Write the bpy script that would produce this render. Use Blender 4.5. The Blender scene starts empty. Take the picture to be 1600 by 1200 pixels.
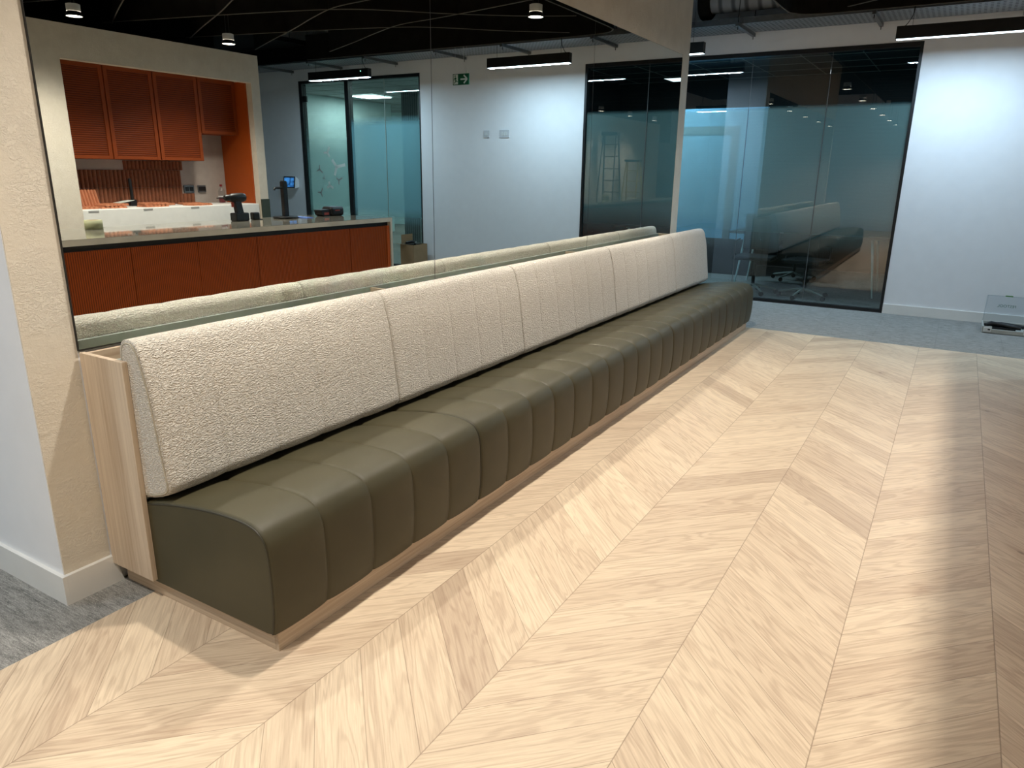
import bpy, bmesh, math, random
from mathutils import Vector, Matrix

random.seed(7)
S = 1.4                      # all lengths below are in camera heights; S turns them into metres
sc = bpy.context.scene
COL = sc.collection

# ------------------------------------------------------------------ camera
def cam_axes(p, y, r):
    cy, sy = math.cos(y), math.sin(y)
    f = Vector((-sy, cy, 0)); rt = Vector((cy, sy, 0)); u = Vector((0, 0, 1))
    f2 = f * math.cos(p) - u * math.sin(p); u2 = f * math.sin(p) + u * math.cos(p)
    rt2 = rt * math.cos(r) + u2 * math.sin(r); u3 = u2 * math.cos(r) - rt * math.sin(r)
    return rt2, u3, f2
rt, up, fw = cam_axes(0.286625265, 0.539282403, 0.012447337)
cd = bpy.data.cameras.new('camera'); cam = bpy.data.objects.new('camera', cd); COL.objects.link(cam)
cam.matrix_world = Matrix(((rt.x, up.x, -fw.x, 0), (rt.y, up.y, -fw.y, 0), (rt.z, up.z, -fw.z, S), (0, 0, 0, 1)))
cd.sensor_fit = 'HORIZONTAL'; cd.sensor_width = 36; cd.lens = 1129.456 / 1600 * 36; cd.clip_start = 0.02
sc.camera = cam

# ------------------------------------------------------------------ world and exposure
w = bpy.data.worlds.new('world'); sc.world = w; w.use_nodes = True
w.node_tree.nodes['Background'].inputs[0].default_value = (0.80, 0.90, 1.0, 1)
w.node_tree.nodes['Background'].inputs[1].default_value = 0.05
sc.view_settings.view_transform = 'Standard'; sc.view_settings.look = 'None'
sc.view_settings.gamma = 1; sc.view_settings.use_curve_mapping = False
sc.view_settings.exposure = 0.24
sc.cycles.max_bounces = 10; sc.cycles.diffuse_bounces = 4; sc.cycles.glossy_bounces = 5
sc.cycles.transmission_bounces = 6; sc.cycles.transparent_max_bounces = 12
sc.cycles.sample_clamp_indirect = 0.0
sc.cycles.caustics_reflective = True; sc.cycles.caustics_refractive = False
sc.cycles.blur_glossy = 0.0
sc.cycles.use_guiding = True

WARM = (1.0, 0.925, 0.83); COOL = (0.56, 0.79, 1.0); NEUT = (0.85, 0.93, 1.0)
def spot(name, x, y, z, power, col, size=150, blend=0.6, rad=0.045):
    l = bpy.data.lights.new(name, 'SPOT'); l.energy = power; l.color = col
    l.spot_size = math.radians(size); l.spot_blend = blend; l.shadow_soft_size = rad
    o = bpy.data.objects.new(name, l); COL.objects.link(o); o.location = (x * S, y * S, z * S)
    return o
def area(name, x, y, z, sx, sy, power, col, rot=(0, 0, 0)):
    l = bpy.data.lights.new(name, 'AREA'); l.energy = power; l.color = col
    l.shape = 'RECTANGLE'; l.size = sx * S; l.size_y = sy * S
    o = bpy.data.objects.new(name, l); COL.objects.link(o); o.location = (x * S, y * S, z * S); o.rotation_euler = rot
    return o
P_DOWN = 125; P_LIN = 27
DOWN_A = [(-1.15, y) for y in (3.85, 2.52, 1.34, 0.16, -1.02, -2.2)]
DOWN_C = [(1.08, y) for y in (3.58, 2.55, 1.52, 0.49)]
DOWN_E = []
LZ = 1.82; LZC = 1.80
for x, y in DOWN_A: spot('downlight_beam', x, y, LZ - 0.006, P_DOWN, WARM, 140, 0.9)
for x, y in DOWN_C: spot('downlight_beam', x, y, LZC - 0.006, P_DOWN * 1.25, WARM, 132, 1.0, 0.13)
LINEAR = [(-2.13, 5.54), (-0.13, 5.54), (1.96, 5.54), (-3.0, -0.45), (-3.0, 1.6)]   # centres, last two unseen, added for cool light on the pier side; length .75
for i, (x, y) in enumerate(LINEAR):
    area('linear_beam', x, y, 1.822, 0.74, 0.035, P_LIN * (1.25 if x < -2.5 else 1.0), COOL)

# ------------------------------------------------------------------ materials
def lin(c):
    def f(v):
        v = v / 255.0
        return v / 12.92 if v <= 0.04045 else ((v + 0.055) / 1.055) ** 2.4
    return (f(c[0]), f(c[1]), f(c[2]), 1)
class NT:
    def __init__(s, name):
        m = bpy.data.materials.new(name); m.use_nodes = True; s.m = m; s.t = m.node_tree; s.t.nodes.clear()
        s.out = s.n('ShaderNodeOutputMaterial')
    def n(s, t, **k):
        nd = s.t.nodes.new(t)
        for a, v in k.items(): setattr(nd, a, v)
        return nd
    def l(s, a, b): s.t.links.new(a, b)
    def set(s, inp, v):
        if isinstance(v, bpy.types.NodeSocket): s.l(v, inp)
        else: inp.default_value = v
    def M(s, op, a, b=None, c=None):
        nd = s.n('ShaderNodeMath', operation=op)
        s.set(nd.inputs[0], a)
        if b is not None: s.set(nd.inputs[1], b)
        if c is not None: s.set(nd.inputs[2], c)
        return nd.outputs[0]
    def xyz(s, x, y, z):
        nd = s.n('ShaderNodeCombineXYZ'); s.set(nd.inputs[0], x); s.set(nd.inputs[1], y); s.set(nd.inputs[2], z)
        return nd.outputs[0]
    def coord(s):
        nd = s.n('ShaderNodeTexCoord'); sp = s.n('ShaderNodeSeparateXYZ'); s.l(nd.outputs['Object'], sp.inputs[0])
        return nd.outputs['Object'], sp.outputs[0], sp.outputs[1], sp.outputs[2]
    def noise(s, vec, scale, detail=3, rough=0.5, dist=0.0):
        nd = s.n('ShaderNodeTexNoise'); s.l(vec, nd.inputs['Vector']); nd.inputs['Scale'].default_value = scale
        nd.inputs['Detail'].default_value = detail; nd.inputs['Roughness'].default_value = rough
        nd.inputs['Distortion'].default_value = dist
        return nd.outputs[0]
    def mapv(s, vec, scale):
        nd = s.n('ShaderNodeMapping'); s.l(vec, nd.inputs[0]); nd.inputs['Scale'].default_value = scale
        return nd.outputs[0]
    def mix(s, f, a, b, mode='MIX'):
        nd = s.n('ShaderNodeMix', data_type='RGBA', blend_type=mode)
        s.set(nd.inputs[0], f); s.set(nd.inputs[6], a); s.set(nd.inputs[7], b)
        return nd.outputs[2]
    def rng(s, v, a, b, c, d, clamp=True):
        nd = s.n('ShaderNodeMapRange'); nd.clamp = clamp
        s.set(nd.inputs[0], v)
        for i, x in enumerate((a, b, c, d)): nd.inputs[i + 1].default_value = x
        return nd.outputs[0]
    def bump(s, h, strength, dist):
        nd = s.n('ShaderNodeBump'); s.l(h, nd.inputs['Height']); nd.inputs['Strength'].default_value = strength
        nd.inputs['Distance'].default_value = dist
        return nd.outputs[0]
    def bsdf(s, col, rough=0.5, metal=0.0, normal=None, spec=0.5, sheen=0.0):
        b = s.n('ShaderNodeBsdfPrincipled'); s.set(b.inputs['Base Color'], col); s.set(b.inputs['Roughness'], rough)
        b.inputs['Metallic'].default_value = metal; b.inputs['Specular IOR Level'].default_value = spec
        if sheen: b.inputs['Sheen Weight'].default_value = sheen
        if normal is not None: s.l(normal, b.inputs['Normal'])
        return b
    def done(s, sh):
        s.l(sh, s.out.inputs[0]); return s.m

MAT = {}
def plain(name, c, rough=0.5, metal=0.0, spec=0.5, var=0.05, vscale=9.0, bump=0.0, bscale=200):
    t = NT(name); o, x, y, z = t.coord()
    n = t.noise(o, vscale, 3)
    col = t.mix(t.rng(n, 0.3, 0.7, 0, 1), tuple(v * (1 - var) for v in lin(c)[:3]) + (1,), tuple(min(1, v * (1 + var)) for v in lin(c)[:3]) + (1,))
    nm = None
    if bump: nm = t.bump(t.noise(o, bscale, 3), bump, 0.002)
    MAT[name] = t.done(t.bsdf(col, rough, metal, nm, spec).outputs[0]); return MAT[name]

plain('white_paint', (232, 232, 232), 0.7, bump=0.15, bscale=350, var=0.015)
plain('soft_white', (205, 208, 206), 0.6, var=0.03)
plain('white_plastic', (222, 224, 224), 0.4, var=0.02)
plain('switch_shaded', (198, 200, 202), 0.35, var=0.02)  # white plates greyed in colour to stand for their shadow on the wall
plain('skirting_paint', (228, 226, 220), 0.35, var=0.02)
plain('black_ceiling', (10, 10, 10), 0.9, var=0.2, spec=0.1)
plain('black_felt', (22, 21, 19), 0.95, var=0.25, spec=0.1)
plain('felt_edge', (80, 78, 72), 0.9, var=0.15)
plain('black_metal', (12, 13, 14), 0.45, var=0.1)
plain('dark_line', (20, 20, 18), 0.6)
plain('black_plastic', (16, 17, 18), 0.4, var=0.15)
plain('galvanised', (120, 124, 126), 0.38, metal=0.85, var=0.12, vscale=25)
plain('orange_paint', (168, 74, 14), 0.5, var=0.04)
plain('orange_dark', (138, 62, 22), 0.55, var=0.05, spec=0.2)
plain('terracotta', (132, 78, 50), 0.75, var=0.16, vscale=30, bump=0.3)  # splashback copy, darkened in colour for the shade under the cabinets
plain('terracotta_lit', (186, 118, 82), 0.75, var=0.12, vscale=30, bump=0.3)  # same tile, lightened in colour for the stronger light on loose ones
plain('foam_white', (232, 232, 226), 0.6, var=0.03, vscale=14)
plain('bare_plaster', (176, 166, 158), 0.9, var=0.13, vscale=4)
plain('green_panel', (52, 62, 50), 0.5, var=0.06)
plain('cardboard', (150, 122, 88), 0.85, var=0.06)
plain('grey_board', (140, 146, 138), 0.6, var=0.03)
plain('yellow_green', (172, 172, 134), 0.6)
plain('blue_paper', (96, 130, 205), 0.6)
plain('label_paper', (150, 150, 146), 0.7)
plain('sign_green', (18, 84, 52), 0.4)
plain('sign_white', (215, 222, 212), 0.5)
plain('tool_red', (170, 60, 40), 0.5)
plain('cola_red', (120, 30, 36), 0.35)
plain('tool_grey', (168, 170, 164), 0.5)
plain('clip_green', (70, 130, 60), 0.5)
plain('chair_mesh', (24, 26, 28), 0.8)
plain('chrome', (190, 192, 194), 0.15, metal=1.0, var=0.02)
plain('rust_column', (110, 112, 112), 0.6)
plain('pale_panel', (208, 226, 224), 0.6)
plain('room_dark', (44, 52, 56), 0.8)
plain('room_blue', (120, 175, 205), 0.7)
plain('door_grey', (96, 110, 116), 0.6)
plain('ceiling_tile', (160, 166, 166), 0.8, var=0.03)
plain('ladder_yellow', (214, 186, 70), 0.5)
plain('ink', (40, 38, 36), 0.7)
plain('tool_text', (52, 96, 66), 0.6)

def plaster():
    t = NT('textured_plaster'); o, x, y, z = t.coord()
    n1 = t.noise(o, 7, 4, 0.6); n2 = t.noise(t.mapv(o, (1, 1, 1.6)), 75, 5, 0.65, 1.0); n3 = t.noise(o, 140, 3)
    mask = t.rng(n1, 0.44, 0.62, 0.12, 1)
    h = t.M('ADD', t.M('MULTIPLY', t.rng(n2, 0.42, 0.56, 0, 1), mask), t.M('MULTIPLY', n3, 0.25))
    col = t.mix(t.rng(n1, 0.3, 0.7, 0, 1), lin((212, 203, 186)), lin((226, 218, 202)))
    MAT['textured_plaster'] = t.done(t.bsdf(col, 0.8, 0, t.bump(h, 0.55, 0.0045), 0.25).outputs[0])
plaster()

def boucle():
    t = NT('cream_boucle'); o, x, y, z = t.coord()
    wob = t.noise(o, 60, 2)
    v = t.n('ShaderNodeTexVoronoi'); v.inputs['Scale'].default_value = 180; v.inputs['Randomness'].default_value = 1
    ad = t.n('ShaderNodeVectorMath', operation='ADD'); sc_ = t.n('ShaderNodeVectorMath', operation='SCALE')
    nn = t.n('ShaderNodeTexNoise'); t.l(o, nn.inputs['Vector']); nn.inputs['Scale'].default_value = 55
    t.l(nn.outputs[1], sc_.inputs[0]); sc_.inputs['Scale'].default_value = 0.02
    t.l(t.mapv(o, (1, 0.6, 1.3)), ad.inputs[0]); t.l(sc_.outputs[0], ad.inputs[1]); t.l(ad.outputs[0], v.inputs['Vector'])
    n = t.noise(o, 320, 3)
    h = t.M('ADD', t.rng(v.outputs['Distance'], 0.0, 0.75, 1, 0), t.M('MULTIPLY', n, 0.5))
    col = t.mix(t.rng(h, 0.45, 1.25, 0, 1), lin((212, 204, 190)), lin((250, 246, 236)))
    MAT['cream_boucle'] = t.done(t.bsdf(col, 0.95, 0, t.bump(h, 0.9, 0.007), 0.15, 0.1).outputs[0])
boucle()

def leather():
    t = NT('olive_leather'); o, x, y, z = t.coord()
    v = t.n('ShaderNodeTexVoronoi', feature='DISTANCE_TO_EDGE'); v.inputs['Scale'].default_value = 420; t.l(o, v.inputs['Vector'])
    n = t.noise(o, 5, 3)
    col = t.mix(t.rng(n, 0.3, 0.7, 0, 1), lin((66, 62, 43)), lin((73, 68, 48)))
    MAT['olive_leather'] = t.done(t.bsdf(col, 0.50, 0, t.bump(v.outputs[0], 0.06, 0.001), 0.34).outputs[0])
leather()
plain('olive_piping', (52, 49, 35), 0.5)
plain('cream_piping', (176, 168, 150), 0.9)

def oak(name, axis, c1, c2, rough=0.5):
    t = NT(name); o, x, y, z = t.coord()
    s = {'z': (46, 46, 1.1), 'y': (46, 1.1, 46), 'x': (1.1, 46, 46)}[axis]
    v = t.mapv(o, s)
    n = t.noise(v, 2.2, 5, 0.62, 0.4); n2 = t.noise(v, 0.45, 3, 0.5, 0.6)
    f = t.M('ADD', t.M('MULTIPLY', t.rng(n, 0.32, 0.68, 0, 1), 0.6), t.M('MULTIPLY', t.rng(n2, 0.35, 0.65, 0, 1), 0.4))
    col = t.mix(f, lin(c1), lin(c2))
    MAT[name] = t.done(t.bsdf(col, rough, 0, t.bump(n, 0.08, 0.001), 0.3).outputs[0])
oak('oak_upright', 'z', (176, 154, 130), (214, 197, 174))
oak('oak_long', 'y', (164, 142, 118), (206, 187, 162))
oak('oak_across', 'x', (164, 142, 118), (206, 187, 162))

def chevron():
    t = NT('chevron_oak'); o, x, y, z = t.coord()
    Wd = 0.2965 * S; PT = 0.1300 * S; X0 = -0.079 * S; Y0 = 1.601 * S
    u = t.M('DIVIDE', t.M('SUBTRACT', x, X0), Wd)
    band = t.M('FLOOR', u)
    tri = t.M('PINGPONG', u, 1.0)                       # 0 at X0, 1 one band away
    par = t.M('FLOORED_MODULO', band, 2.0)             # 0 on bands where Y rises with X
    v = t.M('DIVIDE', t.M('SUBTRACT', t.M('SUBTRACT', y, Y0), t.M('MULTIPLY', tri, Wd)), PT)
    idx = t.M('FLOOR', v); fv = t.M('SUBTRACT', v, idx)
    fu = t.M('SUBTRACT', u, band)
    wn = t.n('ShaderNodeTexWhiteNoise', noise_dimensions='2D'); t.l(t.xyz(band, idx, 0.0), wn.inputs['Vector'])
    r = wn.outputs['Value']
    sp = t.n('ShaderNodeSeparateColor'); t.l(wn.outputs['Color'], sp.inputs[0])
    sgn = t.M('SUBTRACT', 1.0, t.M('MULTIPLY', par, 2.0))
    along = t.M('MULTIPLY', t.M('ADD', t.M('MULTIPLY', x, sgn), y), 0.7071)
    across = t.M('MULTIPLY', t.M('SUBTRACT', y, t.M('MULTIPLY', x, sgn)), 0.7071)
    off = t.M('MULTIPLY', sp.outputs[0], 37.0)
    vec = t.xyz(t.M('ADD', t.M('MULTIPLY', along, 1.6), off), t.M('ADD', t.M('MULTIPLY', across, 14.0), off), off)
    fine = t.noise(t.xyz(t.M('ADD', t.M('MULTIPLY', along, 5.0), off), t.M('ADD', t.M('MULTIPLY', across, 120.0), off), off), 1.6, 4, 0.6, 0.2)
    wob = t.noise(vec, 0.9, 3, 0.5, 0.5)
    cath = t.M('SINE', t.M('MULTIPLY', t.M('ADD', wob, t.M('MULTIPLY', across, 0.9)), 62.0))
    g = t.M('ADD', t.M('MULTIPLY', t.rng(fine, 0.3, 0.7, 0, 1), 0.50), t.M('MULTIPLY', t.rng(cath, -1, 0.2, 0, 1), 0.34))
    g = t.M('ADD', g, t.M('MULTIPLY', t.rng(wob, 0.3, 0.7, 0, 1), 0.20))
    light = t.mix(g, lin((148, 123, 97)), lin((228, 209, 177)))
    tone = t.mix(r, lin((188, 162, 140)), lin((220, 198, 172)))
    col = t.mix(0.45, light, tone)
    dark = t.rng(sp.outputs[1], 0.90, 0.93, 0, 0.28)
    col = t.mix(dark, col, lin((150, 126, 106)))
    # knots: sparse dark eyes, elongated along the board
    kv = t.n('ShaderNodeTexVoronoi'); kv.inputs['Scale'].default_value = 1.0
    t.l(t.xyz(t.M('ADD', t.M('MULTIPLY', along, 3.2), off), t.M('ADD', t.M('MULTIPLY', across, 6.5), off), 0.0), kv.inputs['Vector'])
    ks = t.n('ShaderNodeSeparateColor'); t.l(kv.outputs['Color'], ks.inputs[0])
    gate = t.M('GREATER_THAN', ks.outputs[0], 0.72)
    knot = t.M('MULTIPLY', t.rng(kv.outputs['Distance'], 0.015, 0.075, 1, 0), gate)
    halo = t.M('MULTIPLY', t.rng(kv.outputs['Distance'], 0.03, 0.28, 0.35, 0), gate)
    col = t.mix(halo, col, lin((150, 116, 88)))
    col = t.mix(t.M('MULTIPLY', knot, 0.8), col, lin((70, 62, 58)))
    # joints
    ev = t.M('MINIMUM', fv, t.M('SUBTRACT', 1.0, fv)); eu = t.M('MINIMUM', fu, t.M('SUBTRACT', 1.0, fu))
    jv = t.rng(ev, 0.002, 0.011, 1, 0); ju = t.rng(eu, 0.0015, 0.005, 1, 0)
    j = t.M('MAXIMUM', jv, ju)
    col = t.mix(t.M('MULTIPLY', j, 0.55), col, lin((96, 72, 52)))
    h = t.M('SUBTRACT', t.M('MULTIPLY', fine, 0.15), j)
    MAT['chevron_oak'] = t.done(t.bsdf(col, t.rng(fine, 0.3, 0.7, 0.40, 0.52), 0, t.bump(h, 0.25, 0.0012), 0.32).outputs[0])
chevron()

def carpet(name, c1, c2, c3):
    t = NT(name); o, x, y, z = t.coord()
    n1 = t.noise(t.mapv(o, (1.0, 4.5, 1)), 9, 4, 0.65); n2 = t.noise(t.mapv(o, (0.6, 4.5, 1)), 42, 4, 0.75); n3 = t.noise(o, 260, 2)
    f = t.M('ADD', t.M('MULTIPLY', t.rng(n1, 0.35, 0.65, 0, 1), 0.4), t.M('MULTIPLY', t.rng(n2, 0.35, 0.65, 0, 1), 0.6))
    col = t.mix(f, lin(c1), lin(c2)); col = t.mix(t.rng(n3, 0.55, 0.72, 0, 0.6), col, lin(c3))
    # tile joints every half metre
    fx = t.M('PINGPONG', x, 0.25); fy = t.M('PINGPONG', y, 0.5)
    e = t.rng(t.M('MINIMUM', fx, fy), 0.0, 0.003, 0.25, 0)
    col = t.mix(e, col, lin((50, 48, 46)))
    MAT[name] = t.done(t.bsdf(col, 0.95, 0, t.bump(t.M('ADD', n2, n3), 0.6, 0.004), 0.1).outputs[0])
carpet('grey_carpet', (88, 88, 86), (166, 164, 158), (214, 210, 202))

def glassy(name, tint, ior=1.45, k=2.0):
    t = NT(name)
    tr = t.n('ShaderNodeBsdfTransparent'); tr.inputs[0].default_value = tint
    gl = t.n('ShaderNodeBsdfGlossy'); gl.inputs['Roughness'].default_value = 0.0; gl.inputs[0].default_value = (0.95, 0.98, 1, 1)
    fr = t.n('ShaderNodeFresnel'); fr.inputs[0].default_value = ior
    mx = t.n('ShaderNodeMixShader')
    gm = t.n('ShaderNodeNewGeometry'); rf = t.M('MULTIPLY', t.M('MULTIPLY', fr.outputs[0], k), t.M('SUBTRACT', 1.0, gm.outputs['Backfacing']))
    t.l(t.M('MINIMUM', rf, 1.0), mx.inputs[0]); t.l(tr.outputs[0], mx.inputs[1]); t.l(gl.outputs[0], mx.inputs[2])
    MAT[name] = t.done(mx.outputs[0])
glassy('clear_glass', (0.80, 0.90, 0.89, 1))
glassy('tinted_glass', (0.84, 0.92, 0.93, 1), 1.5, 3.0)
glassy('clear_plastic', (0.90, 0.92, 0.93, 1), 1.3)

def film(name, z0, z0b, z1b, z1, col, dens):
    t = NT(name); o, x, y, z = t.coord()
    a = t.rng(z, z0 * S, z0b * S, 0, 1); b = t.rng(z, z1b * S, z1 * S, 1, 0)
    d = t.M('MULTIPLY', t.M('MINIMUM', a, b), dens)
    ln = t.M('SINE', t.M('MULTIPLY', z, 520.0))
    d = t.M('MULTIPLY', d, t.rng(ln, -1, 1, 0.9, 1.0))
    tr = t.n('ShaderNodeBsdfTransparent')
    df = t.n('ShaderNodeBsdfDiffuse'); df.inputs[0].default_value = lin(col)
    tl = t.n('ShaderNodeBsdfTranslucent'); tl.inputs[0].default_value = lin(col)
    m1 = t.n('ShaderNodeMixShader'); m1.inputs[0].default_value = 0.6; t.l(df.outputs[0], m1.inputs[1]); t.l(tl.outputs[0], m1.inputs[2])
    m2 = t.n('ShaderNodeMixShader'); t.l(d, m2.inputs[0]); t.l(tr.outputs[0], m2.inputs[1]); t.l(m1.outputs[0], m2.inputs[2])
    MAT[name] = t.done(m2.outputs[0])
film('frost_window', 0.41, 0.70, 1.47, 1.505, (196, 222, 218), 0.70)
film('frost_door', 0.42, 0.62, 1.15, 1.55, (150, 190, 192), 0.75)
film('frost_panel', 0.42, 0.60, 1.43, 1.53, (146, 186, 204), 0.82)

def mirror():
    t = NT('mirror_silver'); g = t.n('ShaderNodeBsdfGlossy'); g.inputs['Roughness'].default_value = 0.0
    g.inputs[0].default_value = (0.80, 0.83, 0.80, 1); MAT['mirror_silver'] = t.done(g.outputs[0])
mirror()
def emit(name, c, s):
    t = NT(name); e = t.n('ShaderNodeEmission'); e.inputs[0].default_value = c; e.inputs[1].default_value = s; MAT[name] = t.done(e.outputs[0])
emit('lamp_warm', (1, 0.86, 0.70, 1), 14)
emit('lamp_cool', (0.72, 0.90, 1, 1), 7)
emit('lamp_office', (0.80, 0.97, 1, 1), 7)
emit('green_led', (0.3, 1.0, 0.7, 1), 4)
def screen():
    t = NT('tablet_screen'); o, x, y, z = t.coord()
    n = t.noise(o, 14, 2); c = t.mix(t.rng(n, 0.35, 0.65, 0, 1), (0.01, 0.05, 0.16, 1), (0.06, 0.28, 0.75, 1))
    e = t.n('ShaderNodeEmission'); t.l(c, e.inputs[0]); e.inputs[1].default_value = 1.0; MAT['tablet_screen'] = t.done(e.outputs[0])
screen()
def stone():
    t = NT('polished_stone'); o, x, y, z = t.coord()
    n = t.noise(o, 5, 4); c = t.mix(t.rng(n, 0.3, 0.7, 0, 1), lin((104, 101, 92)), lin((128, 124, 112)))
    MAT['polished_stone'] = t.done(t.bsdf(c, 0.05, 0, None, 0.9).outputs[0])
    t = NT('matt_stone'); o, x, y, z = t.coord()
    n = t.noise(o, 5, 4); c = t.mix(t.rng(n, 0.3, 0.7, 0, 1), lin((176, 170, 158)), lin((198, 192, 178)))
    MAT['matt_stone'] = t.done(t.bsdf(c, 0.4, 0, None, 0.4).outputs[0])
stone()
def ribbed(name, c1, c2, axis, pitch, depth=0.5):
    t = NT(name); o, x, y, z = t.coord(); q = {'x': x, 'y': y, 'z': z}[axis]
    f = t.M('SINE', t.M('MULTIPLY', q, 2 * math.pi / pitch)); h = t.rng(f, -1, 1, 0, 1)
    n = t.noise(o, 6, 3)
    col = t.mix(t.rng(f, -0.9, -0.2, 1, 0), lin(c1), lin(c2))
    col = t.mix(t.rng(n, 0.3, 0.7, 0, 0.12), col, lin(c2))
    MAT[name] = t.done(t.bsdf(col, 0.5, 0, t.bump(h, depth, 0.004), 0.15).outputs[0])
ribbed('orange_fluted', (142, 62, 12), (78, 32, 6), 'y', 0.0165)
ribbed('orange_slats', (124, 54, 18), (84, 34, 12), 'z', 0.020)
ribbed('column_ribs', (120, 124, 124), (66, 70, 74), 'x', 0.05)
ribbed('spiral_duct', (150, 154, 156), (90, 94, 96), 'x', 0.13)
def perforated():
    t = NT('perforated_steel'); o, x, y, z = t.coord()
    a = t.M('GREATER_THAN', t.M('SINE', t.M('MULTIPLY', x, 2 * math.pi / 0.045)), 0.0)
    b = t.M('GREATER_THAN', t.M('SINE', t.M('MULTIPLY', y, 2 * math.pi / 0.07)), 0.3)
    f = t.M('MULTIPLY', a, b)
    col = t.mix(f, lin((138, 140, 142)), lin((30, 30, 32)))
    MAT['perforated_steel'] = t.done(t.bsdf(col, 0.5, 0.3, None, 0.5).outputs[0])
perforated()

# ------------------------------------------------------------------ mesh helpers (camera-height units)
class MB:
    def __init__(s, origin=(0, 0, 0)):
        s.v = []; s.f = []; s.o = Vector(origin); s.sm = []
    def add(s, vs, fs, smooth=False):
        b = len(s.v); s.v += [Vector(p) for p in vs]; s.f += [tuple(b + i for i in f) for f in fs]; s.sm += [smooth] * len(fs)
        return s
    def box(s, x0, x1, y0, y1, z0, z1):
        v = [(x, y, z) for x in (x0, x1) for y in (y0, y1) for z in (z0, z1)]
        return s.add(v, [(0, 1, 3, 2), (4, 6, 7, 5), (0, 4, 5, 1), (2, 3, 7, 6), (0, 2, 6, 4), (1, 5, 7, 3)])
    def obox(s, c, ax, ay, az):
        c = Vector(c); ax, ay, az = Vector(ax), Vector(ay), Vector(az)
        v = [c + ax * i + ay * j + az * k for i in (-1, 1) for j in (-1, 1) for k in (-1, 1)]
        return s.add(v, [(0, 1, 3, 2), (4, 6, 7, 5), (0, 4, 5, 1), (2, 3, 7, 6), (0, 2, 6, 4), (1, 5, 7, 3)])
    def prism(s, poly, axis, a, b, smooth=False):
        def P(p, t): return {'x': (t, p[0], p[1]), 'y': (p[0], t, p[1]), 'z': (p[0], p[1], t)}[axis]
        n = len(poly); vs = [P(p, a) for p in poly] + [P(p, b) for p in poly]
        s.add(vs, [tuple(range(n)), tuple(range(2 * n - 1, n - 1, -1))])
        return s.add(vs, [(i, i + n, (i + 1) % n + n, (i + 1) % n) for i in range(n)], smooth)
    def lathe(s, c, prof, seg=20, axis='z', caps=True):
        c = Vector(c); rings = []
        vs = []
        for r, h in prof:
            for k in range(seg):
                a = 2 * math.pi * k / seg; p = (r * math.cos(a), r * math.sin(a), h)
                if axis == 'x': p = (h, p[0], p[1])
                if axis == 'y': p = (p[0], h, p[1])
                vs.append(c + Vector(p))
        fs = []
        for i in range(len(prof) - 1):
            for k in range(seg):
                a, b = i * seg + k, i * seg + (k + 1) % seg
                fs.append((a, b, b + seg, a + seg))
        s.add(vs, fs, True)
        if caps:
            n = len(prof)
            s.add(vs[:seg], [tuple(range(seg - 1, -1, -1))]); s.add(vs[(n - 1) * seg:], [tuple(range(seg))])
        return s
    def cyl(s, c, r, h, axis='z', seg=20): return s.lathe(c, [(r, 0), (r, h)], seg, axis)
    def tube(s, pts, r, seg=8, caps=True):
        pts = [Vector(p) for p in pts]; n = len(pts); vs = []
        rr = r if isinstance(r, (list, tuple)) else [r] * n
        prev = None
        for i, p in enumerate(pts):
            d = (pts[min(i + 1, n - 1)] - pts[max(i - 1, 0)]).normalized()
            if prev is None:
                a = d.orthogonal().normalized()
            else:
                a = (prev - d * prev.dot(d)).normalized()
            prev = a; b = d.cross(a)
            for k in range(seg):
                t = 2 * math.pi * k / seg; vs.append(p + (a * math.cos(t) + b * math.sin(t)) * rr[i])
        s.add(vs, [(i * seg + k, i * seg + (k + 1) % seg, (i + 1) * seg + (k + 1) % seg, (i + 1) * seg + k) for i in range(n - 1) for k in range(seg)], True)
        if caps:
            s.add(vs[:seg], [tuple(range(seg - 1, -1, -1))]); s.add(vs[-seg:], [tuple(range(seg))])
        return s
    def build(s, name, mat, parent=None, bevel=0, weld=False, segs=2):
        me = bpy.data.meshes.new(name)
        me.from_pydata([tuple((v - s.o) * S) for v in s.v], [], s.f)
        for p, q in zip(me.polygons, s.sm): p.use_smooth = q
        bm = bmesh.new(); bm.from_mesh(me)
        if weld: bmesh.ops.remove_doubles(bm, verts=bm.verts, dist=1e-5)
        bmesh.ops.recalc_face_normals(bm, faces=bm.faces)
        bm.to_mesh(me); bm.free()
        me.materials.append(MAT[mat] if isinstance(mat, str) else mat)
        o = bpy.data.objects.new(name, me); COL.objects.link(o)
        if parent is not None: o.parent = parent
        else: o.location = s.o * S
        if bevel:
            md = o.modifiers.new('bevel', 'BEVEL'); md.width = bevel * S; md.segments = segs; md.limit_method = 'ANGLE'; md.angle_limit = math.radians(40)
            md.harden_normals = False
        return o
def tag(o, label=None, cat=None, group=None, kind=None):
    if label: o['label'] = label
    if cat: o['category'] = cat
    if group: o['group'] = group
    if kind: o['kind'] = kind
    return o
def struct(o): o['kind'] = 'structure'; return o
def empty(name, loc, label, cat, group=None):
    o = bpy.data.objects.new(name, None); COL.objects.link(o); o.location = Vector(loc) * S
    o.empty_display_size = 0.05
    return tag(o, label, cat, group)
def copy_tree(o, parent=None):
    c = o.copy(); COL.objects.link(c); c.parent = parent
    for ch in list(o.children): copy_tree(ch, c)
    return c
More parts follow.
